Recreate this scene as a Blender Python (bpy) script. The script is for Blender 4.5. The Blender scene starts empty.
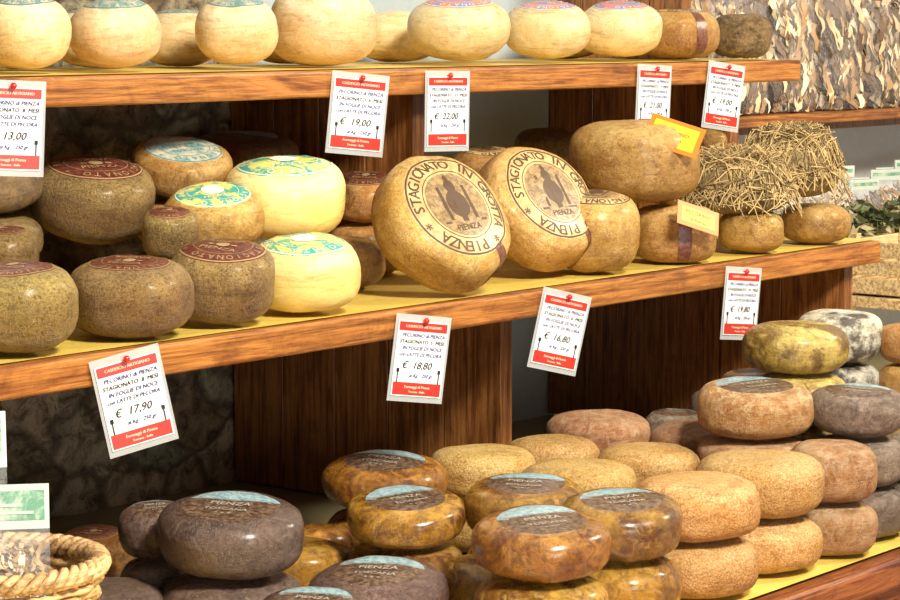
import bpy, math, random
from mathutils import Vector, Matrix, Quaternion, noise
random.seed(7)
S=bpy.context.scene
# ---------------------------------------------------------------- camera
FPX=2400.0
PITCH=math.atan(276/FPX); TH=math.atan(1940*math.cos(PITCH)/FPX)
EYE=1.62
FH=Vector((math.cos(TH),math.sin(TH),0)); RT=Vector((math.sin(TH),-math.cos(TH),0))
cp,sp=math.cos(PITCH),math.sin(PITCH)
F=FH*cp+Vector((0,0,-sp)); U=FH*sp+Vector((0,0,cp))
cam=bpy.data.cameras.new('camera'); co=bpy.data.objects.new('camera',cam); S.collection.objects.link(co)
cam.sensor_width=36; cam.lens=36*FPX/900
co.location=(0,0,EYE)
M=Matrix((RT,U,-F)).transposed(); co.rotation_euler=M.to_euler()
S.camera=co; cam.clip_start=.05
E=Vector((0,0,EYE))
def ray(px,py): return F*FPX+RT*(px-450)+U*(300-py)
def atz(px,py,z):
    d=ray(px,py); return E+d*((z-EYE)/d.z)
def aty(px,py,y):
    d=ray(px,py); return E+d*(y/d.y)
def atx(px,py,x):
    d=ray(px,py); return E+d*(x/d.x)
# dimensions of the shop fitting, measured from the photograph
d=ray(513,292.6); P=E+d*(4.0/d.dot(FH)); ZM=P.z; YM=P.y
FYL=YM+.14
PX1=aty(513,325,FYL).x-.017
PX2=aty(855,290,YM+.03).x-.017
FYM=atx(425,105,PX1+.017).y; YT=FYM-.06
ZT=aty(0,77,YT).z
P=atx(232,480,PX1-.017); YW=P.y; ZL=P.z
YL=atz(900,548,ZL).y
XE=aty(880,240,YM).x
XT=aty(800,59,YT).x
XR=PX2+3.4
def dm(f): return YM+f*(YW-YM)   # fraction of middle-shelf depth
# ---------------------------------------------------------------- node helpers
def newmat(n):
    m=bpy.data.materials.new(n); m.use_nodes=True; nt=m.node_tree
    b=nt.nodes['Principled BSDF']; return m,nt,b
def N(nt,t,**k):
    n=nt.nodes.new(t)
    for a,v in k.items():
        if a in n.inputs.keys(): n.inputs[a].default_value=v
        else: setattr(n,a,v)
    return n
def ramp(nt,src,stops):
    r=nt.nodes.new('ShaderNodeValToRGB'); e=r.color_ramp.elements
    while len(e)<len(stops): e.new(.5)
    for i,(p,c) in enumerate(stops):
        e[i].position=p; e[i].color=(*c,1)
    nt.links.new(src,r.inputs[0]); return r.outputs[0]
def mix(nt,f,a,b,mode='MIX'):
    m=nt.nodes.new('ShaderNodeMix'); m.data_type='RGBA'; m.blend_type=mode
    for s,i in ((f,0),(a,6),(b,7)):
        if isinstance(s,(float,int)): m.inputs[i].default_value=s
        elif isinstance(s,tuple): m.inputs[i].default_value=(*s,1)
        else: nt.links.new(s,m.inputs[i])
    return m.outputs[2]
def math_(nt,op,a,b=None):
    m=nt.nodes.new('ShaderNodeMath'); m.operation=op
    for s,i in ((a,0),(b,1)):
        if s is None: continue
        if isinstance(s,(float,int)): m.inputs[i].default_value=s
        else: nt.links.new(s,m.inputs[i])
    return m.outputs[0]
def coords(nt,sc=(1,1,1),rnd=True):
    tc=N(nt,'ShaderNodeTexCoord'); mp=N(nt,'ShaderNodeMapping'); mp.inputs['Scale'].default_value=sc
    nt.links.new(tc.outputs['Object'],mp.inputs['Vector'])
    if rnd:
        oi=N(nt,'ShaderNodeObjectInfo')
        nt.links.new(math_(nt,'MULTIPLY',oi.outputs['Random'],37.),mp.inputs['Location'])
        return mp.outputs[0],oi.outputs['Random'],tc
    return mp.outputs[0],None,tc
def noi(nt,v,scale,detail=4,rough=.6,dist=0):
    n=N(nt,'ShaderNodeTexNoise'); n.inputs['Scale'].default_value=scale; n.inputs['Detail'].default_value=detail
    n.inputs['Roughness'].default_value=rough; n.inputs['Distortion'].default_value=dist
    nt.links.new(v,n.inputs['Vector']); return n.outputs['Fac']
def bump(nt,b,h,st,d=.002):
    bn=N(nt,'ShaderNodeBump'); bn.inputs['Strength'].default_value=st; bn.inputs['Distance'].default_value=d
    nt.links.new(h,bn.inputs['Height']); nt.links.new(bn.outputs[0],b.inputs['Normal'])
def plain(n,c,rough=.6,**k):
    m,nt,b=newmat(n); b.inputs['Base Color'].default_value=(*c,1); b.inputs['Roughness'].default_value=rough
    v,_,_=coords(nt,rnd=False); f=noi(nt,v,60,3)
    nt.links.new(mix(nt,f,tuple(x*.88 for x in c),tuple(min(1,x*1.08) for x in c)),b.inputs['Base Color'])
    return m
def rind(n,a,bc,spot,rough=.5,s1=14,s2=90,spotamt=.5,bs=.5,bd=.004,net=0,coat=0,wear=None,lo=.38,hi=.6,wamt=.7,grime=.5,edge=None,dust=0,dustc=(.62,.55,.42),sat=1.08):
    m,nt,b=newmat(n); v,rn,tc=coords(nt)
    f1=noi(nt,v,s1,8,.72,.6); c=ramp(nt,f1,[(lo,a),(hi,bc)])
    f2=noi(nt,v,s2,6,.75); c=mix(nt,math_(nt,'MULTIPLY',ramp(nt,f2,[(.45,(0,0,0)),(.58,(1,1,1))]),spotamt),c,spot)
    f3=noi(nt,v,s1*2.7,9,.8,1.4); c=mix(nt,math_(nt,'MULTIPLY',ramp(nt,f3,[(.53,(0,0,0)),(.61,(1,1,1))]),wamt),c,wear or tuple(x*.5 for x in bc))
    # streaks running around the side where the wheel was rubbed and turned
    mp=N(nt,'ShaderNodeMapping'); mp.inputs['Scale'].default_value=(14,14,90); nt.links.new(v,mp.inputs[0])
    f5=noi(nt,mp.outputs[0],1.0,7,.75,.8); c=mix(nt,.6,c,ramp(nt,f5,[(.36,(.55,.46,.36)),(.5,(1,1,1))]),'MULTIPLY')
    if dust:
        f6=noi(nt,v,26,9,.82,.9); c=mix(nt,math_(nt,'MULTIPLY',ramp(nt,f6,[(.50,(0,0,0)),(.62,(1,1,1))]),dust),c,dustc)
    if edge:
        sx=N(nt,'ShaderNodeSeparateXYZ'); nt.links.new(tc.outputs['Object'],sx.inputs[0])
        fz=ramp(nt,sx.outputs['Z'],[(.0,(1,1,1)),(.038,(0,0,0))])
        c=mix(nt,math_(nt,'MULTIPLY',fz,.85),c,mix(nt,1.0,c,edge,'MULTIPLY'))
    f4=noi(nt,v,200,5,.85,.3); c=mix(nt,grime,c,ramp(nt,f4,[(.37,(.36,.27,.19)),(.50,(1,1,1))]),'MULTIPLY')
    hv=N(nt,'ShaderNodeHueSaturation'); vr=N(nt,'ShaderNodeMapRange'); vr.inputs['To Min'].default_value=.80; vr.inputs['To Max'].default_value=1.12
    hr=N(nt,'ShaderNodeMapRange'); hr.inputs['To Min'].default_value=.488; hr.inputs['To Max'].default_value=.508
    nt.links.new(math_(nt,'FRACT',math_(nt,'MULTIPLY',rn,7.3)),hr.inputs[0]); nt.links.new(hr.outputs[0],hv.inputs['Hue'])
    hv.inputs['Saturation'].default_value=sat
    nt.links.new(rn,vr.inputs[0]); nt.links.new(vr.outputs[0],hv.inputs['Value']); nt.links.new(c,hv.inputs['Color'])
    col=hv.outputs[0]
    h=math_(nt,'ADD',math_(nt,'ADD',math_(nt,'MULTIPLY',f3,1.6),f2),math_(nt,'MULTIPLY',f4,.8))
    h=math_(nt,'ADD',h,math_(nt,'MULTIPLY',f5,.8))
    if net:
        vo=N(nt,'ShaderNodeTexVoronoi'); vo.inputs['Scale'].default_value=net; nt.links.new(v,vo.inputs['Vector'])
        h=math_(nt,'ADD',h,math_(nt,'MULTIPLY',vo.outputs['Distance'],.7))
        col=mix(nt,.85,col,ramp(nt,vo.outputs['Distance'],[(.25,(1,1,1)),(.75,(.64,.50,.35))]),'MULTIPLY')
    nt.links.new(col,b.inputs['Base Color'])
    rr=N(nt,'ShaderNodeMapRange'); rr.inputs['From Min'].default_value=.35; rr.inputs['From Max'].default_value=.65; rr.inputs['To Min'].default_value=max(.12,rough-.16); rr.inputs['To Max'].default_value=rough+.2
    nt.links.new(f3,rr.inputs[0]); nt.links.new(rr.outputs[0],b.inputs['Roughness'])
    bump(nt,b,h,bs,bd)
    if coat: b.inputs['Coat Weight'].default_value=coat; b.inputs['Coat Roughness'].default_value=.25
    return m
DKE=(.60,.49,.39)
MAT={
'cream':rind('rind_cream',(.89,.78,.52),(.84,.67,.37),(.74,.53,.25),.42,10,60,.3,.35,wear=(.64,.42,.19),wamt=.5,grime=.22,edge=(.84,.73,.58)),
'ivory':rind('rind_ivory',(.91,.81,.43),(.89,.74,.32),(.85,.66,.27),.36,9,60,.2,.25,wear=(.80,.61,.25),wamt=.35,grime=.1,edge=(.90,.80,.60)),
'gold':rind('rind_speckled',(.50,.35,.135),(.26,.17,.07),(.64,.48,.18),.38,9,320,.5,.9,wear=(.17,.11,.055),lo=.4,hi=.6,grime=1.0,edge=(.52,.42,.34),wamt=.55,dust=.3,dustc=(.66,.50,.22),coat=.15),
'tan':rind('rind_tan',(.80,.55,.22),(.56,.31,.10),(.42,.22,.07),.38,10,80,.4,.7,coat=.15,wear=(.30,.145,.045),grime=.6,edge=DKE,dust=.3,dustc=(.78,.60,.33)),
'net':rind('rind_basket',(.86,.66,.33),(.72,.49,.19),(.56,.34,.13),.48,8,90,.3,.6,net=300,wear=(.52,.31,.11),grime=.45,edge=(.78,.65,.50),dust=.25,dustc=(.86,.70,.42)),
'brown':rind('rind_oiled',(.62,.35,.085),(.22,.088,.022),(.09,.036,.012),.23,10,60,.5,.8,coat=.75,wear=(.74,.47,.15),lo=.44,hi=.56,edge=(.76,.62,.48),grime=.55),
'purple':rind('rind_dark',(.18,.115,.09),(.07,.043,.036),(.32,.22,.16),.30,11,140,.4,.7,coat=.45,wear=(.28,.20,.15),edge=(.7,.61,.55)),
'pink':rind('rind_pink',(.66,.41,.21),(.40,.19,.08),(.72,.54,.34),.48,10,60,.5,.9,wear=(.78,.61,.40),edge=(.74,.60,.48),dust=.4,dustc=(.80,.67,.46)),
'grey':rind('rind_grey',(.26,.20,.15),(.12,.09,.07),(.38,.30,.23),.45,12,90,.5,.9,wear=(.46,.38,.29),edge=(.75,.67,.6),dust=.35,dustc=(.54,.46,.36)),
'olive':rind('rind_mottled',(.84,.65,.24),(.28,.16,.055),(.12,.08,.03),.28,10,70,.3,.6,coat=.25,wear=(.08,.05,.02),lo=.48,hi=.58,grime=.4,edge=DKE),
'white':rind('rind_white',(.90,.85,.72),(.84,.76,.58),(.06,.045,.035),.45,9,12,.95,.6,wear=(.08,.06,.045),wamt=.4,grime=.3),
'dark':rind('rind_dark_brown',(.27,.17,.08),(.13,.08,.045),(.36,.24,.10),.45,14,120,.5,.6),  # dark brown rind for wheels at the back
'hay':rind('rind_hay',(.40,.27,.12),(.15,.095,.04),(.54,.39,.18),.7,16,70,.7,1,.006),
}
def labmat(n,a,bc,sc=60,rough=.35,lo=.42,hi=.58):
    m,nt,b=newmat(n); v,_,_=coords(nt); f=noi(nt,v,sc,6,.75,.5)
    nt.links.new(ramp(nt,f,[(lo,a),(hi,bc)]),b.inputs['Base Color']); b.inputs['Roughness'].default_value=rough; bump(nt,b,f,.3,.002); return m
def bluemat():
    m,nt,b=newmat('label_blue'); v,_,tc=coords(nt)
    sx=N(nt,'ShaderNodeSeparateXYZ'); nt.links.new(tc.outputs['Object'],sx.inputs[0])
    f=ramp(nt,sx.outputs['Y'],[(0.016,(0,0,0)),(.024,(1,1,1))])
    n2=noi(nt,v,140,4,.7); c1=ramp(nt,n2,[(.4,(.17,.31,.35)),(.6,(.43,.58,.60))]); c2=ramp(nt,n2,[(.42,(.06,.034,.022)),(.62,(.22,.14,.085))])
    nt.links.new(mix(nt,f,c2,c1),b.inputs['Base Color']); b.inputs['Roughness'].default_value=.3; return m
LAB={'red':(labmat('label_red',(.09,.02,.013),(.18,.055,.03),110),(.42,.27,.13)),
'teal':(labmat('label_teal',(.06,.38,.30),(.90,.72,.16),26,lo=.47,hi=.53),(.88,.88,.68)),
'pale':(labmat('label_pale',(.62,.54,.38),(.17,.35,.33),45),(.18,.22,.2)),
'blue':(bluemat(),(.48,.45,.37)),
'multi':(labmat('label_multi',(.74,.20,.09),(.12,.25,.55),42),(.9,.8,.5)),
'print':(labmat('label_print',(.70,.49,.22),(.48,.30,.12),40),(.085,.042,.018)),
}
INK={k:plain('ink_'+k,v[1],.5) for k,v in LAB.items()}
MID=labmat('print_mid',(.19,.12,.055),(.38,.25,.11),90)
# ---------------------------------------------------------------- text cache
_tc={}
def textgeo(s):
    if s in _tc: return _tc[s]
    c=bpy.data.curves.new('t','FONT'); c.body=s; c.size=1; c.resolution_u=2; c.align_x='CENTER'; c.align_y='CENTER'
    o=bpy.data.objects.new('t',c); S.collection.objects.link(o); bpy.context.view_layer.update()
    me=bpy.data.meshes.new_from_object(o)
    g=([(v.co.x,v.co.y) for v in me.vertices],[tuple(p.vertices) for p in me.polygons])
    bpy.data.objects.remove(o); bpy.data.curves.remove(c); bpy.data.meshes.remove(me)
    _tc[s]=g; return g
class MB:
    def __init__(s): s.v=[];s.f=[];s.m=[];s.sm=[]
    def add(s,vs,fs,mi=0,smooth=False):
        o=len(s.v); s.v+= [tuple(x) for x in vs]
        for f in fs: s.f.append(tuple(i+o for i in f)); s.m.append(mi); s.sm.append(smooth)
    def box(s,x0,x1,y0,y1,z0,z1,mi=0,T=None):
        vs=[Vector((x,y,z)) for x in (x0,x1) for y in (y0,y1) for z in (z0,z1)]
        if T: vs=[T@v for v in vs]
        s.add(vs,[(0,1,3,2),(4,6,7,5),(0,4,5,1),(2,3,7,6),(0,2,6,4),(1,5,7,3)],mi)
    def tube(s,pts,r,seg=6,closed=False,mi=0):
        n=len(pts); vs=[];fs=[]
        for i,p in enumerate(pts):
            p=Vector(p); a=Vector(pts[(i+1)%n] if (closed or i<n-1) else pts[i]); b=Vector(pts[i-1] if (closed or i>0) else pts[i])
            t=(a-b).normalized(); up=Vector((0,0,1)) if abs(t.z)<.9 else Vector((1,0,0))
            u=t.cross(up).normalized(); w=u.cross(t)
            for k in range(seg):
                an=2*math.pi*k/seg; vs.append(p+(u*math.cos(an)+w*math.sin(an))*r)
        for i in range(n if closed else n-1):
            for k in range(seg):
                j=(i+1)%n; k2=(k+1)%seg
                fs.append((i*seg+k,i*seg+k2,j*seg+k2,j*seg+k))
        s.add(vs,fs,mi,True)
    def obj(s,name,mats,parent=None,bevel=0):
        me=bpy.data.meshes.new(name); me.from_pydata(s.v,[],s.f)
        for m in mats: me.materials.append(m)
        me.polygons.foreach_set('material_index',s.m); me.polygons.foreach_set('use_smooth',s.sm); me.update()
        o=bpy.data.objects.new(name,me); S.collection.objects.link(o)
        if parent: o.parent=parent
        if bevel:
            b=o.modifiers.new('bevel','BEVEL'); b.width=bevel; b.segments=3
        return o
# ---------------------------------------------------------------- cheese
SEAL=labmat('seal_brown',(.09,.025,.018),(.2,.08,.05),150,.3)
def cheese(c,r,h,mat,label=None,lr=.66,n=None,normal=None,spin=None,name='cheese_wheel',seg=64,text='PECORINO * STAGIONATO * ',irr=.036,seal=False,tilt=0,lean=0):
    seed=random.uniform(0,100)
    if n is None: n=random.uniform(2.8,3.7)
    def prof(x): return h/2*max(0,1-(x/r)**n)**(1/n)
    def disp(v):
        k=1+irr*(noise.noise(v*(1.0/r)*1.3+Vector((seed,0,0)))*1.5+.45*noise.noise(v*(4.0/r)+Vector((0,seed,0)))+.18*noise.noise(v*(11.0/r)+Vector((0,0,seed))))
        return v*k
    mb=MB(); rings=[]
    fr=[.12,.25,.4,.55,.7,.85,1.0]
    L=lr if label else .66
    rings=[(r*L*f,prof(r*L*f)) for f in fr]
    t0=math.asin(min(1,L**(n/2)))
    for i in range(1,29):
        t=t0+(math.pi-t0)*i/29
        x=r*abs(math.sin(t))**(2/n); z=h/2*math.copysign(abs(math.cos(t))**(2/n),math.cos(t)); rings.append((x,z))
    vs=[disp(Vector((0,0,h/2)))]
    for (x,z) in rings:
        for k in range(seg):
            a=2*math.pi*k/seg; vs.append(disp(Vector((x*math.cos(a),x*math.sin(a),z))))
    vs.append(disp(Vector((0,0,-h/2))))
    mb.v=[tuple(v) for v in vs]
    def add(f,mi): mb.f.append(f);mb.m.append(mi);mb.sm.append(True)
    li=1 if (label and LAB[label][0]) else 0
    for k in range(seg): add((0,1+k,1+(k+1)%seg),li)
    for i in range(len(rings)-1):
        for k in range(seg):
            a=1+i*seg+k;b=1+i*seg+(k+1)%seg; add((a,a+seg,b+seg,b), li if i<6 else 0)
    la=1+(len(rings)-1)*seg; e=len(vs)-1
    for k in range(seg): add((la+k,e,la+(k+1)%seg),0)
    mats=[MAT[mat]]
    mats.append(LAB[label][0] if (label and LAB[label][0]) else MAT[mat]); mats.append(INK[label] if label else MAT[mat]); mats.append(SEAL); mats.append(MID)
    if label:
        R=r*lr
        def onsurf(x,y,eps=.0007):
            q=math.hypot(x,y); v=disp(Vector((x,y,prof(q)))); v.z+=eps; return v
        def annulus(a,b,sg=48,mi=2,eps=.0007):
            v=[];f=[]
            for i in range(sg+1):
                an=2*math.pi*i/sg
                for q in (a,b): v.append(onsurf(q*math.cos(an),q*math.sin(an),eps))
            for i in range(sg): f.append((2*i,2*i+1,2*i+3,2*i+2))
            mb.add(v,f,mi)
        def ell(ex,ey,rx,ry,mi=2,eps=.001):
            v=[onsurf(R*ex,R*ey,eps)]+[onsurf(R*(ex+rx*math.cos(t*math.pi/8)),R*(ey+ry*math.sin(t*math.pi/8)),eps) for t in range(16)]
            mb.add(v,[(0,1+t,1+(t+1)%16) for t in range(16)],mi)
        def rect(x0,x1,y0,y1,mi=2,eps=.0012):
            v=[onsurf(R*x,R*y,eps) for x,y in ((x0,y0),(x1,y0),(x1,y1),(x0,y1))]; mb.add(v,[(0,1,2,3)],mi)
        def line(s_,yy,sz):
            g=textgeo(s_); mb.add([onsurf(x*R*sz,y*R*sz+R*yy,.0013) for x,y in g[0]],g[1],2)
        if label!='blue': annulus(R*.955,R*.985); annulus(R*.665,R*.68)
        nl=len(text)
        for i,ch in enumerate(text):
            if ch==' ': continue
            an=math.pi/2-2*math.pi*(i-nl/4)/nl
            if label=='blue' and math.sin(an)<.2: continue
            g=textgeo(ch); sz=R*(.28 if label=='print' else .22)
            for da in ((0,.012) if label=='print' else (0,)):
                v=[]
                for (x,y) in g[0]:
                    yy=R*.82+y*sz; a=an+da-(x*sz)/(R*.82); v.append(onsurf(yy*math.cos(a),yy*math.sin(a)))
                mb.add(v,g[1],2)
        if label=='print':
            for q in (.16,.32,.48,.62): annulus(R*(q-.16) if q>.16 else .0001,R*q,mi=4,eps=.0006)
            ell(0,.34,.11,.13); ell(0,.0,.22,.27); rect(-.30,-.24,-.3,.35); rect(.24,.30,-.3,.35)
            ell(0,.5,.05,.08); rect(-.45,.45,-.36,-.32); rect(-.06,.06,-.34,.1)
            line('PIENZA',-.46,.16)
        elif label=='red':
            line('RISERVA',.28,.24); ell(0,-.02,.16,.17); ell(-.28,-.05,.08,.05); ell(.28,-.05,.08,.05); line('PIENZA',-.38,.26)
        elif label=='teal':
            ell(0,.05,.3,.32); line('FRESCO',-.45,.2)
        elif label=='blue':
            line('PIENZA',-.02,.26); line('TOSCANA',-.38,.2); line('* * *',-.66,.2)
        else:
            line('PIENZA',-.02,.34); line('TOSCANA',-.34,.18); line('* * *',.3,.2)
    if seal:
        v=[];f=[];ns=22
        a0=-math.pi/2+ (seal if isinstance(seal,float) else 0)
        for i in range(ns+1):
            t=t0*.9+(math.pi*.80-t0*.9)*i/ns
            x=r*abs(math.sin(t))**(2/n); z=h/2*math.copysign(abs(math.cos(t))**(2/n),math.cos(t))
            for s_ in (-1,0,1):
                w=.013/r
                q=disp(Vector((x*math.cos(a0+s_*w),x*math.sin(a0+s_*w),z))); q+=q.normalized()*.0012; v.append(q)
        for i in range(ns):
            for s_ in (0,1): f.append((3*i+s_,3*i+s_+1,3*i+s_+4,3*i+s_+3))
        mb.add(v,f,3,True)
    o=mb.obj(name,mats)
    if spin is None: spin=random.uniform(-.5,.5)
    q=Quaternion((0,0,1),spin-(math.pi/2-TH))
    if tilt:
        hd=(-FH+RT*lean).normalized(); normal=Vector((0,0,1))*math.cos(math.radians(tilt))+hd*math.sin(math.radians(tilt))
        c=Vector(c)+Vector((0,0,r*.62*math.sin(math.radians(tilt))))
    o.location=c
    if normal is not None: q=Vector((0,0,1)).rotation_difference(Vector(normal).normalized())@q
    o.rotation_mode='QUATERNION'; o.rotation_quaternion=q
    return o
items=[]
def solve(x0,x1,yt,yb,base,h=None,Y=None):
    cx=(x0+x1)/2; w=x1-x0; r=.1; hh=h or .09
    for _ in range(8):
        if Y is not None:
            d=ray(cx,300); C=E+d*(Y/d.y); C.z=base
        elif yb is not None:
            P=atz(cx,yb,base); d=Vector((P.x,P.y,0)).normalized(); C=P+d*(r*.84)
        else:
            P=atz(cx,yt,base+hh); d=Vector((P.x,P.y,0)).normalized(); C=P-d*(r*.72)
        dep=(C+Vector((0,0,hh/2))-E).dot(F); r=w/2/FPX*dep
        if h is None and yt is not None and (yb is not None or Y is not None):
            D=math.hypot(C.x,C.y)+.72*r; q=ray(cx,yt); z=EYE+D*q.z/math.hypot(q.x,q.y); hh=min(.15,max(.055,z-base))
    return Vector((C.x,C.y,base)),r,hh
def put(x0,x1,yt,yb,base,mat,label=None,h=None,Y=None,fill=0,T=.09,wt=None,**k):
    C,r,hh=solve(x0,x1,yt,yb,base,h,Y)
    it=dict(p=C,r=r,h=hh,mat=mat,label=label,fill=fill,T=T,k=k,wt=wt or (6 if yb is not None else 1),shelf='L' if base<ZM-.02 else('M' if base<ZT-.02 else 'T'))
    items.append(it); return it
# ---- top shelf
y1,y2=YT+.10,YT+.32
kt=dict(n=2.4,lr=.68,tilt=8)
put(-12,76,0,75,ZT,'cream','pale',Y=y1,**kt); put(73,166,4,72,ZT,'cream','pale',Y=y1,**kt)
put(198,281,2,72,ZT,'cream','pale',Y=y1,**kt); put(270,378,-12,70,ZT,'cream',Y=y1+.02,n=2.7)
put(407,510,3,68,ZT,'cream','multi',Y=y1,**kt); put(502,590,6,67,ZT,'cream','multi',Y=y1,**kt); put(576,660,6,64,ZT,'cream','multi',Y=y1,**kt)
put(632,718,-6,62,ZT,'tan','print',Y=y1+.01,h=.105,seal=.4,wt=9); put(708,768,15,60,ZT,'hay',Y=y1-.02,wt=30)
for x in (20,100,183,290,398,460,560,650): put(x-43,x+43,None,None,ZT,'cream','pale' if x<250 else None,Y=y2,h=.10,n=2.5)
# ---- middle shelf, left
B=.092
put(-42,84,265,362,ZM,'gold','red',tilt=5,wt=20); put(72,198,260,345,ZM,'gold','red',wt=20,tilt=4); put(184,290,248,333,ZM,'gold','red',lr=.82,tilt=10,lean=.2,wt=20); put(274,384,243,322,ZM,'ivory','teal',lr=.80,tilt=9,wt=20)
put(31,157,168,252,ZM+B,'gold','red',wt=400,tilt=12,lean=.6,lr=.74); put(223,345,163,247,ZM+B,'ivory','teal',wt=150,lr=.80,tilt=8)
put(-34,40,213,None,ZM+.055,'gold','red',h=.085,Y=dm(.42),fill=0,T=.085,wt=.5,tilt=5)
put(143,200,212,None,ZM+.083,'gold','red',h=.075,Y=dm(.26),fill=1,T=.083,tilt=12,lr=.75,wt=3)
put(186,284,196,None,ZM+.088,'tan','teal',h=.085,Y=dm(.30),fill=1,T=.088,tilt=15,lr=.78,wt=3)
put(107,210,157,None,ZM+.158,'tan','pale',h=.075,Y=dm(.48),tilt=17,lean=.4,fill=2,T=.079,lr=.78,wt=8)
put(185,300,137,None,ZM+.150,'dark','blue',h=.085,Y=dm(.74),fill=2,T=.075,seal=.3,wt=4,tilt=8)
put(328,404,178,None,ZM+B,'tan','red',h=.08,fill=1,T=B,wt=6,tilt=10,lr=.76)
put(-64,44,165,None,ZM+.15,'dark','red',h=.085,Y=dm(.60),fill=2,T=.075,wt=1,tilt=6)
put(285,385,None,None,ZM,'tan',Y=dm(.34),h=.085)
# ---- middle shelf, right
put(448,524,155,None,ZM+.1,'tan','print',h=.1,Y=dm(.55),fill=1,T=.1,tilt=8,wt=3)
put(395,470,165,None,ZM+.1,'tan',None,h=.09,Y=dm(.50),fill=1,T=.1,wt=3)
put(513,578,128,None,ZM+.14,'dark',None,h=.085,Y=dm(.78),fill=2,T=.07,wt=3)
m20=put(577,666,195,280,ZM,'tan','print',lr=.78,wt=30,tilt=5); m21=put(650,735,205,268,ZM,'tan',seal=.2,wt=30)
put(730,797,210,257,ZM,'tan',wt=12); put(786,855,203,247,ZM,'tan',wt=12)
m19=put(570,700,120,206,ZM+min(.115,m20['h']),'tan',wt=200,n=3.6)
put(693,800,160,218,ZM+.075,'hay',name='hay_covered_cheese_wheel',wt=60); put(745,842,140,205,ZM+.095,'hay',name='hay_covered_cheese_wheel',wt=20)
put(680,752,128,None,ZM+.135,'tan',None,h=.09,Y=dm(.50),fill=1,T=.135,wt=3)
# ---- lower shelf
T=.088
def low(x0,x1,yt,yb,tier,mat,label=None,**k): return put(x0,x1,yt,yb,ZL+tier*T,mat,label,fill=int(tier),T=T,**k)
low(628,757,470,550,1,'net',wt=20); low(695,824,448,526,1,'net',wt=20); low(778,869,436,508,1,'pink'); low(858,928,433,488,1,'grey')
low(471,607,512,588,1,'brown','blue',wt=20,tilt=6); low(557,681,494,568,1,'brown','blue',wt=20,tilt=6); low(360,482,498,560,1,'brown','blue',wt=20,tilt=7)
low(323,447,454,520,1,'brown','blue',wt=12,tilt=5); low(447,570,479,None,1,'brown','blue',h=.085,wt=10,tilt=5)
low(702,818,380,446,2,'pink','blue',wt=20,tilt=4); low(805,901,384,440,2,'grey','blue',wt=12,tilt=4)
low(520,638,456,None,1,'net',h=.085,wt=4); low(596,702,440,None,1,'net',h=.085,wt=4); low(503,600,432,None,1,'net',h=.085,wt=4); low(421,530,443,None,1,'net',h=.085,wt=4)
low(548,652,408,None,1,'pink',h=.08); low(648,745,418,None,1,'pink',h=.085)
low(750,858,322,384,3,'olive',wt=20); low(800,886,308,368,3,'white',wt=6); low(876,935,322,368,3,'tan')
low(640,705,408,None,1,'grey','blue',h=.08); low(690,745,388,None,1,'grey','blue',h=.08); low(720,792,368,None,2,'pink','blue',h=.07)
low(440,526,557,None,0,'brown',h=.085); low(315,453,557,None,0,'purple','blue',h=.085,wt=4,tilt=6)
low(158,304,500,590,1,'purple','blue',wt=20,tilt=7); low(103,180,510,None,1,'purple','blue',h=.08,tilt=5)
low(55,133,528,None,0,'brown','red',h=.085,wt=5,tilt=6); low(298,364,520,None,0,'brown',h=.08); low(350,450,542,None,0,'brown',h=.08)
low(95,215,570,None,0,'purple',h=.08); low(225,345,583,None,0,'purple','blue',h=.08,tilt=5)
# ---- settle the wheels apart, letting neighbours overlap slightly
def zr(i): return (i['p'].z-i['fill']*i['T'], i['p'].z+i['h'])
def clampi(i):
    p=i['p'];r=i['r']
    y0={'L':YL,'M':YM,'T':YT}[i['shelf']]
    p.y=max(y0+.84*r,min(YW-.01-r,p.y))
    for X in (PX1,PX2):
        fy={'L':FYL if X==PX1 else YM+.03,'M':FYM if X==PX1 else YT+.03,'T':99 if X==PX1 else YT+.155}[i['shelf']]
        if p.y+r>fy and abs(p.x-X)<r+.024:
            if p.y<fy and abs(p.x-X)<.8*r: p.y=max(y0+.8*r,min(p.y,fy-r-.003))
            else: p.x=X+(r+.024)*(1 if p.x>X else -1)
    if i['shelf'] in 'TM': p.x=min(p.x,XE-.8*r+(.1 if i['shelf']=='T' else 0))
for i in items: i['q']=i['p'].copy()
for it in range(220):
    for i in items:
        if it<180: i['p'].xy+=(i['q'].xy-i['p'].xy)*.03
        clampi(i)
    for a in range(len(items)):
        for b in range(a+1,len(items)):
            A,B_=items[a],items[b]; za,zb=zr(A),zr(B_)
            ov=min(za[1],zb[1])-max(za[0],zb[0])
            if ov<.02: continue
            d=B_['p'].xy-A['p'].xy; L=d.length; mn=(A['r']+B_['r'])*(.95 if ov>.05 else .85)
            if L<mn:
                d=(d/L if L>1e-4 else Vector((1,0)))*(mn-L)
                wa,wb=1/A['wt'],1/B_['wt']
                if A['p'].xy.length<B_['p'].xy.length: wb*=2
                else: wa*=2
                A['p'].xy-=d*wa/(wa+wb)*.6; B_['p'].xy+=d*wb/(wa+wb)*.6
hay=[]
for i in items:
    p=i['p']; k=i['k']
    o=cheese(p+Vector((0,0,i['h']/2+.003)),i['r'],i['h']*.99,i['mat'],i['label'],**k)
    if i['mat']=='hay' and i['shelf']=='M': hay.append((o,i))
    for f in range(i['fill']):
        cheese(Vector((p.x+random.uniform(-.006,.006),p.y,p.z-(f+.5)*i['T']+.002)),i['r']*.99,i['T']*.985,i['mat'],None)
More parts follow.
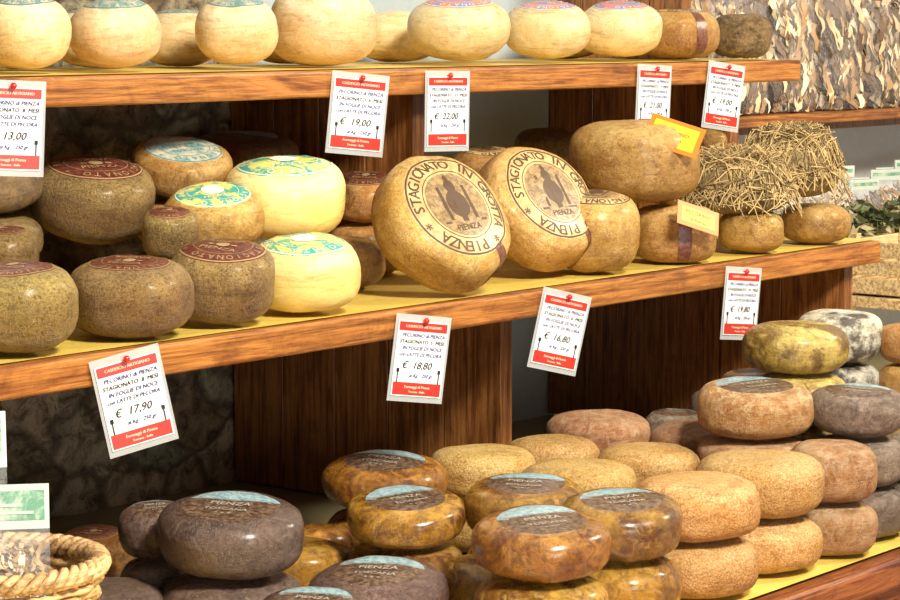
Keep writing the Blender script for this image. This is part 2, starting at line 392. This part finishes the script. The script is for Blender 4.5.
# large leaning wheels
for (px,Y,r,h,n,z_) in ((441,YM+.065,.119,.110,(-.16,-.77,.62),0),(536,YM+.12,.118,.105,(-.12,-.79,.60),.004)):
    nv=Vector(n).normalized(); zc=ZM+r*math.sqrt(1-nv.z**2)+h/2*nv.z-.007+z_
    d=ray(px,300); C=E+d*(Y/d.y); C.z=zc
    cheese(C,r,h,'tan','print',lr=.82,n=4.0,normal=nv,spin=.75,text='STAGIONATO IN GROTTA * PIENZA * ',seal=.5)
# hay strands
HM=plain('straw',(.56,.40,.17),.8); HM2=plain('straw_dark',(.22,.145,.06),.8)
for o,i in hay:
    mb=MB(); r=i['r'];h=i['h']
    for s in range(800):
        a=random.uniform(0,2*math.pi); q=r*math.sqrt(random.random())*1.08; L=random.uniform(.04,.17); dr=random.uniform(0,2*math.pi)
        pts=[]; cu=random.uniform(-.025,.025); lift=random.choice((0,0,0,.015,.03))
        for t in range(6):
            u=(t/5-.5)*L; w_=cu*(1-(t/2.5-1)**2)
            x=q*math.cos(a)+u*math.cos(dr)-w_*math.sin(dr); y=q*math.sin(a)+u*math.sin(dr)+w_*math.cos(dr)
            rr=math.hypot(x,y)/r
            if rr<.97: z=h/2*(max(0,1-rr**3)**(1/3))
            else: z=-(rr-.97)*.8*r; x*=1.05/rr*(.75+.25*rr); y*=1.05/rr*(.75+.25*rr)
            z+=random.uniform(.0005,.006)+lift*abs(t-2.5)/2.5
            pts.append((x,y,z))
        mb.tube(pts,random.uniform(.0006,.0016),3,mi=random.choice((0,0,1)))
    mb.obj('hay_strands',[HM,HM2],parent=o)
# ---------------------------------------------------------------- wood etc
def wood(n,a,b_,axis=0,rough=.4,planks=0,coat=.12):
    m,nt,b=newmat(n); sc=[9,9,9]; sc[axis]=.8
    v,_,tc=coords(nt,tuple(sc)); f=noi(nt,v,3.5,7,.7,1.4)
    c=ramp(nt,f,[(.3,a),(.48,b_),(.58,a),(.72,tuple(x*.3 for x in a))])
    v2=N(nt,'ShaderNodeMapping'); s2=[150,150,150]; s2[axis]=5; v2.inputs['Scale'].default_value=s2; nt.links.new(tc.outputs['Object'],v2.inputs[0])
    g=noi(nt,v2.outputs[0],1,4,.7); c=mix(nt,.8,c,ramp(nt,g,[(.38,(.30,.22,.16)),(.56,(1,1,1))]),'MULTIPLY')
    w_=noi(nt,tc.outputs['Object'],7,8,.8,1.0); c=mix(nt,.6,c,ramp(nt,w_,[(.36,(.45,.37,.30)),(.5,(1,1,1))]),'MULTIPLY')
    nt.links.new(c,b.inputs['Base Color']); b.inputs['Roughness'].default_value=rough; b.inputs['Coat Weight'].default_value=coat
    bump(nt,b,math_(nt,'ADD',g,w_),.5,.002); return m
W_EDGE=wood('wood_shelf',(.31,.10,.018),(.49,.195,.04),0)
W_PAN=wood('wood_panel',(.22,.075,.019),(.36,.145,.04),2,.42)
W_DK=wood('wood_rail',(.20,.05,.018),(.34,.11,.033),0,.35)
W_LT=wood('wood_crate',(.72,.50,.22),(.82,.62,.32),0,.6)
def paper():
    m,nt,b=newmat('yellow_paper'); v,_,_=coords(nt,rnd=False); f=noi(nt,v,6,6,.7)
    nt.links.new(ramp(nt,f,[(.3,(.60,.40,.06)),(.7,(.80,.58,.12))]),b.inputs['Base Color']); b.inputs['Roughness'].default_value=.5; bump(nt,b,f,.6,.015); return m
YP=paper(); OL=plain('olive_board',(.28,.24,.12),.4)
def shelf(name,x0,x1,yf,zt):
    root=bpy.data.objects.new(name,None); S.collection.objects.link(root)
    mb=MB(); mb.box(x0,x1,yf+.03,YW-.004,zt-.035,zt-.002); mb.obj('board',[W_EDGE],root)
    mb=MB(); mb.box(x0,x1,yf-.004,yf+.028,zt-.047,zt-.001); mb.obj('front_edge',[W_EDGE],root,bevel=.006)
    mb=MB(); nx=60; y0,y1_=yf+.012,YW-.01; vs=[];fs=[]
    for i in range(nx+1):
        x=x0+(x1-x0)*i/nx
        for j,y in enumerate((y0,y0+.03,y1_)): vs.append((x,y,zt+.0005))
    for i in range(nx):
        for j in range(2): fs.append((i*3+j,(i+1)*3+j,(i+1)*3+j+1,i*3+j+1))
    mb.add(vs,fs); mb.obj('paper_liner',[YP],root)
    return root
XL=.9
shelf('shelf_upper',XL,XT,YT,ZT); shelf('shelf_middle',XL,XE,YM,ZM)
for nm,X in (('divider_panel',PX1),('divider_panel',PX2),('divider_panel',2*PX1-PX2-.5)):
    root=bpy.data.objects.new(nm,None); S.collection.objects.link(root)
    def planks(nn,y0,y1_,z0,z1,k=4):
        mb=MB(); w=(y1_-y0)/k
        for q in range(k): mb.box(X-.017,X+.017,y0+q*w+.0012,y0+(q+1)*w-.0012,z0,z1)
        mb.obj(nn,[W_PAN],root,bevel=.0015)
    planks('lower_planks',FYL if X!=PX2 else YM+.035,YW-.006,ZL+.002,ZM-.037,5)
    planks('middle_planks',FYM if X!=PX2 else YT+.035,YW-.006,ZM+.002,ZT-.037)
    if X==PX2: planks('upper_planks',YT+.16,YW-.006,ZT+.002,ZT+.6)
# lower display
root=bpy.data.objects.new('display_counter',None); S.collection.objects.link(root)
X1=XR
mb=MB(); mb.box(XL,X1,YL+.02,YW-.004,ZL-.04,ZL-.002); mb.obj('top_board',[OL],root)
mb=MB(); mb.box(XL,X1,YL-.03,YL+.018,ZL-.06,ZL-.004); mb.obj('front_rail',[W_DK],root,bevel=.012)
mb=MB(); mb.box(XL,X1,YL-.01,YL+.015,ZL-.5,ZL-.062); mb.box(XL,X1,YL+.02,YL+.05,0.002,ZL-.5);mb.obj('front_panel',[W_DK],root,bevel=.003)
mb=MB(); mb.add([(XL,YL+.006,ZL+.0002),(X1,YL+.006,ZL+.0002),(X1,YM+.1,ZL+.0002),(XL,YM+.1,ZL+.0002)],[(0,1,2,3)]); mb.obj('paper_liner',[YP],root)
# ---------------------------------------------------------------- room
def stone():
    m,nt,b=newmat('stone_wall'); v,_,_=coords(nt,rnd=False)
    mp=N(nt,'ShaderNodeMapping'); mp.inputs['Scale'].default_value=(5.5,5.5,10)
    nz=N(nt,'ShaderNodeTexNoise'); nz.inputs['Scale'].default_value=6; nz.inputs['Detail'].default_value=6; nt.links.new(v,nz.inputs['Vector'])
    vm=N(nt,'ShaderNodeVectorMath',operation='SCALE'); vm.inputs['Scale'].default_value=.16; nt.links.new(nz.outputs['Color'],vm.inputs[0])
    va=N(nt,'ShaderNodeVectorMath',operation='ADD'); nt.links.new(v,va.inputs[0]); nt.links.new(vm.outputs[0],va.inputs[1]); nt.links.new(va.outputs[0],mp.inputs[0])
    vo=N(nt,'ShaderNodeTexVoronoi'); nt.links.new(mp.outputs[0],vo.inputs['Vector']); vo.inputs['Scale'].default_value=1
    ve=N(nt,'ShaderNodeTexVoronoi',feature='DISTANCE_TO_EDGE'); nt.links.new(mp.outputs[0],ve.inputs['Vector']); ve.inputs['Scale'].default_value=1
    sc=N(nt,'ShaderNodeSeparateXYZ'); nt.links.new(vo.outputs['Color'],sc.inputs[0])
    c=ramp(nt,sc.outputs[0],[(.0,(.34,.21,.11)),(.35,(.66,.50,.32)),(.65,(.44,.42,.27)),(1,(.80,.62,.42))])
    f=noi(nt,v,22,9,.8,.8); c=mix(nt,.95,c,ramp(nt,f,[(.38,(.16,.12,.08)),(.55,(1.0,1.0,1.0))]),'MULTIPLY')
    jo=ramp(nt,ve.outputs['Distance'],[(.02,(1,1,1)),(.09,(0,0,0))]); c=mix(nt,math_(nt,'MULTIPLY',jo,.7),c,(.10,.07,.045))
    nt.links.new(c,b.inputs['Base Color']); b.inputs['Roughness'].default_value=.7
    bump(nt,b,math_(nt,'ADD',f,math_(nt,'MULTIPLY',ramp(nt,ve.outputs['Distance'],[(.0,(0,0,0)),(.15,(1,1,1))]),.6)),1,.03); return m
ST=stone(); BL=plain('blue_plaster',(.38,.44,.47),.8); WH=plain('white_plaster',(.82,.86,.88),.8)
mb=MB()
for x0,x1,mi in ((-.5,PX1,0),(PX1,PX2,1),(PX2,XR+.6,2)):
    mb.add([(x0,YW,0),(x1,YW,0),(x1,YW,3),(x0,YW,3)],[(0,1,2,3)],mi)
mb.obj('wall_back',[ST,BL,WH])
mb=MB(); mb.add([(XR+.6,YW,0),(XR+.6,-1,0),(XR+.6,-1,3),(XR+.6,YW,3)],[(0,1,2,3)]); mb.obj('wall_right',[WH])
mb=MB(); mb.add([(-.5,-1,0),(XR+.6,-1,0),(XR+.6,YW,0),(-.5,YW,0)],[(0,1,2,3)]); mb.obj('floor',[plain('terracotta_floor',(.35,.18,.1),.6)])
# ---------------------------------------------------------------- price tags
WHT=plain('card_white',(.83,.83,.81),.35); RED=plain('card_red',(.50,.035,.022),.35); INKB=plain('ink_blue',(.04,.05,.20),.5); INKK=plain('ink_black',(.02,.02,.02),.5); PIN=plain('pin_red',(.75,.02,.02),.25); GOLDI=plain('print_cream',(.80,.60,.42),.5)
sl,nt,b=newmat('plastic_sleeve'); b.inputs['Base Color'].default_value=(.75,.77,.77,1); b.inputs['Roughness'].default_value=.15; b.inputs['Alpha'].default_value=.35
def tag(px,py,yf,yaw,roll,price,mes,zt,w=.092,h=.120):
    mb=MB()
    def card(x0,x1,z0,z1,y,mi): mb.box(x0,x1,y-.0004,y,z0,z1,mi)
    card(-w/2-.005,w/2+.005,-h-.009,.010,.001,5)
    card(-w/2,w/2,-h,0,-.0004,0); card(-w/2+.002,w/2-.002,-.016,-.002,-.001,1); card(-w/2+.002,w/2-.002,-h+.002,-h+.022,-.001,1)
    s=w/.104
    def tx(t,x,z,sz,mi,ital=0):
        g=textgeo(t)
        for o_ in (0,.0005): mb.add([(x+o_+a*sz*s+ital*b_*sz,-.0017,z*s+b_*sz*s) for a,b_ in g[0]],g[1],mi)
    hh=h/s
    tx('CASEIFICIO ARTIGIANO',0,-.0100,.0070,4); tx('Formaggi di Pienza',0,-hh+.017,.007,4); tx('Toscana - Italia',0,-hh+.0085,.0055,4)
    tx('PECORINO di PIENZA',0.002,-.026,.0092,2,.2); tx('STAGIONATO  '+mes+'  MESI',0,-.0375,.0092,3,.15); tx('IN FOGLIE DI NOCE',.002,-.049,.0092,2,.2)
    tx('con LATTE DI PECORA',0,-.0605,.0088,2,.2); tx('€  '+price,-.004,-.080,.018,3,.25); tx('al Kg.   250 gr.',.006,-.098,.0085,2,.3)
    for sx in (-1,1): mb.box(sx*.038-.001,sx*.038+.001,-.0016,-.0012,-.098,-.076,3); mb.box(sx*.038-.0025,sx*.038+.0025,-.0016,-.0012,-.082,-.076,3)
    R=.005; vs=[];fs=[]
    for i in range(7):
        for k in range(10):
            t=math.pi*i/6; vs.append((R*math.sin(t)*math.cos(k*.6283),-.004-R*.8+R*math.cos(t)*.8,.002+R*math.sin(t)*math.sin(k*.6283)))
    for i in range(6):
        for k in range(10): fs.append((i*10+k,i*10+(k+1)%10,i*10+10+(k+1)%10,i*10+10+k))
    mb.add(vs,fs,6,True)
    mb.tube([(0,-.004,.002),(0,.006,.002)],.0012,6,mi=6)
    o=mb.obj('price_tag',[WHT,RED,INKB,INKK,GOLDI,sl,PIN])
    d=aty(px,py,yf-.010-(w/2+.005)*math.sin(math.radians(yaw)))
    o.location=(d.x,d.y,zt)
    o.rotation_euler=(Matrix.Rotation(math.radians(-yaw),3,'Z')@Matrix.Rotation(math.radians(roll),3,'Y')).to_euler()
zt=ZT-.014
tag(12,85,YT,25,3,'13,00','8',zt); tag(361,82,YT,26,6,'19,00','6',zt-.002,w=.096); tag(448,82,YT,12,1,'22,00','12',zt-.002,h=.124)
tag(655,72,YT,8,3,'21,00','4',zt); tag(727,70,YT,16,8,'19,00','9',zt)
zm=ZM-.017
tag(125,354,YM,25,-12,'17,90','8',ZM-.010,w=.092,h=.120); tag(424,322,YM,20,8,'18,80','5',zm-.004); tag(567,296,YM,20,14,'16,80','6',zm); tag(744,271,YM,10,6,'19,80','10',zm-.004)
OR=plain('card_orange',(.82,.19,.015),.4); YE=plain('card_yellow',(.90,.50,.03),.4)
def card(name,loc,n,w,h,spin,m,m2):
    mb=MB(); mb.box(-w/2,w/2,-h/2,h/2,-.0005,.0005,0)
    mb.box(-w/2+.009,w/2-.009,-h/2+.009,h/2-.009,.0006,.0009,1)
    g=textgeo('PECORINO'); mb.add([(x*.011,y*.011+.006,.0013) for x,y in g[0]],g[1],2)
    g=textgeo('di Pienza'); mb.add([(x*.010,y*.010-.008,.0013) for x,y in g[0]],g[1],2)
    o=mb.obj(name,[m,m2,INKK]); o.location=loc; o.rotation_mode='QUATERNION'
    o.rotation_quaternion=Vector((0,0,1)).rotation_difference(Vector(n).normalized())@Quaternion((0,0,1),spin)
cc=m19['p']+Vector((0,0,m19['h']))+RT*.064-FH*.082+Vector((0,0,-.022)); card('orange_product_card',cc,(-.52,-.45,.55),.104,.070,-1.25,OR,YE)
c2=aty(698,218,m21['p'].y-m21['r']-.014); card('orange_product_card',c2,(-.3,-.85,.45),.090,.048,-.7,OR,YE)
# ---------------------------------------------------------------- wicker basket
WK=wood('wicker',(.62,.36,.13),(.84,.56,.26),0,.5)
BR,BH=.135,.17
bp=atz(-2,566,ZL+BH); bx,by,bz=bp.x,bp.y,ZL
mb=MB(); ns=22; NK=14
for k in range(NK):
    z=.008+k*(BH-.02)/NK; rr=BR*(.74+.26*(z/BH)**.8)
    pts=[]
    for i in range(132):
        a=2*math.pi*i/132; q=rr+.0035*math.sin(a*ns/2+ (math.pi if k%2 else 0)); pts.append((q*math.cos(a),q*math.sin(a),z))
    mb.tube(pts,.0055,6,True)
for i in range(ns):
    a=2*math.pi*i/ns; mb.tube([(BR*(.74+.26*(z/BH)**.8)*math.cos(a),BR*(.74+.26*(z/BH)**.8)*math.sin(a),z) for z in [BH*t/6+.003 for t in range(7)]],.003,5)
for s in range(3):
    pts=[]
    for i in range(150):
        a=2*math.pi*i/150; ph=a*16+s*2.094; pts.append(((BR+.009*math.cos(ph))*math.cos(a),(BR+.009*math.cos(ph))*math.sin(a),BH+.009*math.sin(ph)))
    mb.tube(pts,.0065,6,True)
vs=[(0,0,.004)]+[(BR*.74*math.cos(i*math.pi/16),BR*.74*math.sin(i*math.pi/16),.004) for i in range(32)]
mb.add(vs,[(0,1+i,1+(i+1)%32) for i in range(32)])
bo=mb.obj('wicker_basket',[WK]); bo.location=(bx,by,bz+.003)
CH=[plain('chip_a',(.74,.55,.31),.6),plain('chip_b',(.42,.24,.10),.6),plain('chip_c',(.14,.075,.035),.6),plain('chip_d',(.86,.74,.52),.6)]
def film_(nm,al):
    m,nt,b=newmat(nm); b.inputs['Base Color'].default_value=(.95,.95,.95,1); b.inputs['Roughness'].default_value=.12; b.inputs['Alpha'].default_value=al
    v,_,_=coords(nt); bump(nt,b,noi(nt,v,18,4,.6,1.5),1,.03); return m
film=film_('clear_film',.13)
GC=labmat('card_green',(.16,.36,.24),(.52,.66,.50),28); WC=plain('card_pale',(.62,.68,.58),.4)
def chips(mb,w,h,d,n,z0=.02,Lr=(.05,.11),Wr=(.012,.030)):
    for s in range(n):
        cx=random.uniform(-w/2+.012,w/2-.012); cy=random.uniform(-d/2+.004,d/2-.004); cz=random.uniform(z0,h-.03)
        L=random.uniform(*Lr); W_=random.uniform(*Wr); a=random.gauss(0,.45); cu=random.uniform(-.02,.02); tw=random.uniform(-1.4,1.4)
        vs=[];fs=[]
        for t in range(6):
            u=t/5-.5
            c=Vector((cx+math.sin(a)*L*u+cu*(u*u*4),cy+.012*math.sin(u*5),min(h-.004,max(.004,cz+math.cos(a)*L*u))))
            wd=Vector((math.cos(a)*math.cos(tw*u+tw),math.sin(tw*u+tw)*.8,-math.sin(a)))*W_*.5*(1.1-abs(u))
            for q in (c-wd,c+wd):
                q.x=max(-w/2+.003,min(w/2-.003,q.x)); q.y=max(-d/2+.002,min(d/2-.002,q.y)); vs.append(q)
        for t in range(5): fs.append((2*t,2*t+1,2*t+3,2*t+2))
        mb.add(vs,fs,random.choice((0,0,1,3,1,2,2)),True)
def packet(loc,w,h,d,yaw,tilt,name='dried_food_packet',hd=.05):
    mb=MB(); nu,nv=16,20; vs=[];fs=[]
    for side in (1,-1):
        o=len(vs)
        for j in range(nv+1):
            for i in range(nu+1):
                u=i/nu*2-1; v=j/nv*2-1
                th=d/2*max(0,(1-u**4))**.5*max(0,(1-v**4))**.5*(1+.15*noise.noise(Vector((u*3,v*3,side+loc[0]*9))))
                vs.append((u*w/2,side*-th,(v+1)*h/2))
        for j in range(nv):
            for i in range(nu):
                a=o+j*(nu+1)+i; q=(a,a+1,a+nu+2,a+nu+1); fs.append(q if side==1 else q[::-1])
    mb.add(vs,fs,4,True); chips(mb,w*.9,h*.92,d*.6,200,.01,(.02,.045),(.006,.012))
    mb.box(-w/2,w/2,-.0025,.0025,h-.004,h+hd,5); mb.box(-w/2+.006,w/2-.006,-.0035,.0035,h+.008,h+hd-.008,6)
    mb.box(-w/2+.015,w/2-.02,-.0045,-.004,h+.016,h+.02,5); mb.box(-w/2+.015,w/2-.035,-.0045,-.004,h+.026,h+.03,5)
    o=mb.obj(name,CH+[film,WC,GC]); o.location=loc; o.rotation_euler=(math.radians(tilt),0,math.radians(yaw)); return o
YWB=-math.degrees(math.pi/2-TH)
packet((bx-.015,by-.045,bz+.10),.10,.13,.035,YWB+10,-6,hd=.055); packet((bx-.045,by+.0,bz+.17),.10,.14,.035,YWB+18,-4,hd=.07); packet((bx-.03,by+.055,bz+.02),.10,.15,.035,YWB,0); packet((bx+.05,by+.03,bz+.02),.10,.12,.03,YWB+60,0,hd=.02)
# ---------------------------------------------------------------- side wall shelf with dried mushroom bags
root=bpy.data.objects.new('wall_shelf',None); S.collection.objects.link(root)
ys=YW-.27; P=aty(850,111,ys); zb=P.z; xs=XT+.12
mb=MB(); mb.box(xs,XR,ys,YW-.004,zb-.026,zb); mb.obj('board',[W_EDGE],root,bevel=.004)
mb=MB(); mb.box(xs,XR,ys+.1,YW-.004,zb-.05,zb-.028); mb.obj('bracket_rail',[W_PAN],root)
def bag(x,y,z,w,h,d,yaw):
    mb=MB(); chips(mb,w,h,d,int(5200*w*h))
    vs=[];fs=[];K=28
    prof=[(.55,.001),(.98,.004),(1.03,h*.3),(1.0,h*.7),(.85,h*.95),(.35,h*1.03),(.12,h*1.06),(.2,h*1.12),(.4,h*1.17)]
    for q,zz in prof:
        for k in range(K):
            a=2*math.pi*k/K; ca,sa=math.cos(a),math.sin(a); rr=(abs(ca)**4+abs(sa)**4)**-.25
            q2=q*(1+(.10*math.sin(k*math.pi*.5+zz*30) if q<.9 else .02*math.sin(k*2+zz*40)))
            vs.append((w/2*q2*rr*ca,d/2*q2*rr*sa,zz))
    for i in range(len(prof)-1):
        for k in range(K): fs.append((i*K+k,i*K+(k+1)%K,(i+1)*K+(k+1)%K,(i+1)*K+k))
    mb.add(vs,fs,4,True)
    mb.tube([(.014*math.cos(k*.524),.012*math.sin(k*.524),h*1.06) for k in range(12)],.003,5,True,5)
    o=mb.obj('dried_mushroom_bag',CH+[film,RED]); o.location=(x,y,z+.001); o.rotation_euler=(0,0,yaw)
for k in range(9): bag(xs+.12+k*.225,ys+.065,zb,.19,.25+.04*random.random(),.10,random.uniform(-.15,.15))
for k in range(9): bag(xs+.22+k*.215,ys+.19,zb,.20,.36,.09,0)
# side counter behind the shelf end
root=bpy.data.objects.new('side_counter',None); S.collection.objects.link(root)
yc=YW-.5; P=aty(885,238,yc); zc=P.z-.01; xc=XE+.13
mb=MB(); mb.box(xc,XR,yc,YW-.004,zc-.04,zc); mb.obj('top',[W_LT],root,bevel=.004)
mb=MB()
for x in (xc+.05,XR-.05):
    for y in (yc+.04,YW-.05): mb.box(x-.025,x+.025,y-.025,y+.025,ZL+.002,zc-.042)
mb.obj('legs',[W_LT],root)
LV=[plain('leaf_dark',(.06,.08,.035),.5),plain('leaf_mid',(.15,.16,.06),.5),plain('leaf_dry',(.40,.34,.18),.6)]
def herb(x,y,R,H):
    mb=MB()
    for s in range(170):
        a=random.uniform(0,2*math.pi); e=math.acos(random.random()); q=R*random.uniform(.6,1)
        c=Vector((q*math.sin(e)*math.cos(a),q*math.sin(e)*math.sin(a),.006+H*math.cos(e)*random.uniform(.5,1)))
        mb.tube([(c.x*.2,c.y*.2,.002),(c.x*.7,c.y*.7,c.z*.6),c],.0012,3,mi=1)
        t=Vector((random.gauss(0,1),random.gauss(0,1),random.gauss(0,.6))).normalized(); u=t.cross(Vector((random.gauss(0,1),random.gauss(0,1),1))).normalized()
        L=random.uniform(.016,.03); W_=L*.4
        mb.add([c-t*L,c+u*W_,c+t*L,c-u*W_],[(0,1,2,3)],random.choice((0,0,1,2)),True)
    for v in range(len(mb.v)):
        q=mb.v[v]; mb.v[v]=(q[0],q[1],max(.001,q[2]))
    o=mb.obj('dried_herb_bundle',LV); o.location=(x,y,zc+.001)
for k in range(10): herb(xc+.12+k*.16,yc+.12+.03*(k%2),.08,.075)
for k in range(12): packet((xc+.15+k*.13,yc+.33,zc+.001),.11,.085+.02*(k%3),.05,YWB*.4,0,hd=.025)
mb=MB()
for z in (0.004,.045,.086):
    mb.box(-.12,.12,-.085,-.078,z,z+.034); mb.box(-.12,.12,.078,.085,z,z+.034); mb.box(-.127,-.12,-.085,.085,z,z+.034); mb.box(.12,.127,-.085,.085,z,z+.034)
for sx in (-1,1):
    for sy in (-1,1): mb.box(sx*.112-.01,sx*.112+.01,sy*.07-.01,sy*.07+.007,.002,.135)
mb.box(-.12,.12,-.078,.078,.002,.008)
cy_=YM+.12; P=aty(885,296,cy_); cx_=max(P.x+.1,XE+.17); cz_=P.z
o=mb.obj('wooden_crate',[W_LT],bevel=.0015); o.location=(cx_,cy_,cz_+.001)
root=bpy.data.objects.new('crate_stand',None); S.collection.objects.link(root)
mb=MB(); mb.box(cx_-.14,cx_+.3,cy_-.1,cy_+.1,cz_-.025,cz_-.001); mb.obj('top',[W_LT],root,bevel=.003)
mb=MB()
for sx in (cx_-.12,cx_+.28):
    for sy in (cy_-.08,cy_+.08): mb.box(sx-.012,sx+.012,sy-.012,sy+.012,ZL+.001,cz_-.026)
mb.obj('legs',[W_LT],root)
# ---------------------------------------------------------------- light
w=bpy.data.worlds.new('world'); S.world=w; w.use_nodes=True; bg=w.node_tree.nodes['Background']; bg.inputs[0].default_value=(1,.94,.85,1); bg.inputs[1].default_value=.27
def area(n,loc,tgt,sz,e,c):
    l=bpy.data.lights.new(n,'AREA'); l.size=sz; l.energy=e; l.color=c; o=bpy.data.objects.new(n,l); S.collection.objects.link(o); o.location=loc
    o.rotation_euler=(Vector(tgt)-Vector(loc)).to_track_quat('-Z','Y').to_euler()
area('street_daylight',(1.8,-.2,3.4),(3.2,2.5,1.0),.6,245,(1,.945,.83))
area('shop_lamp',(5.0,1.0,2.7),(4.2,2.5,.9),.35,64,(1,.88,.68))
area('left_fill',(1.3,-.6,1.15),(2.5,3.0,.95),.9,36,(1,.96,.88))  # added soft fill from front left, lifts the dark wall under the shelves
S.view_settings.view_transform='Standard'
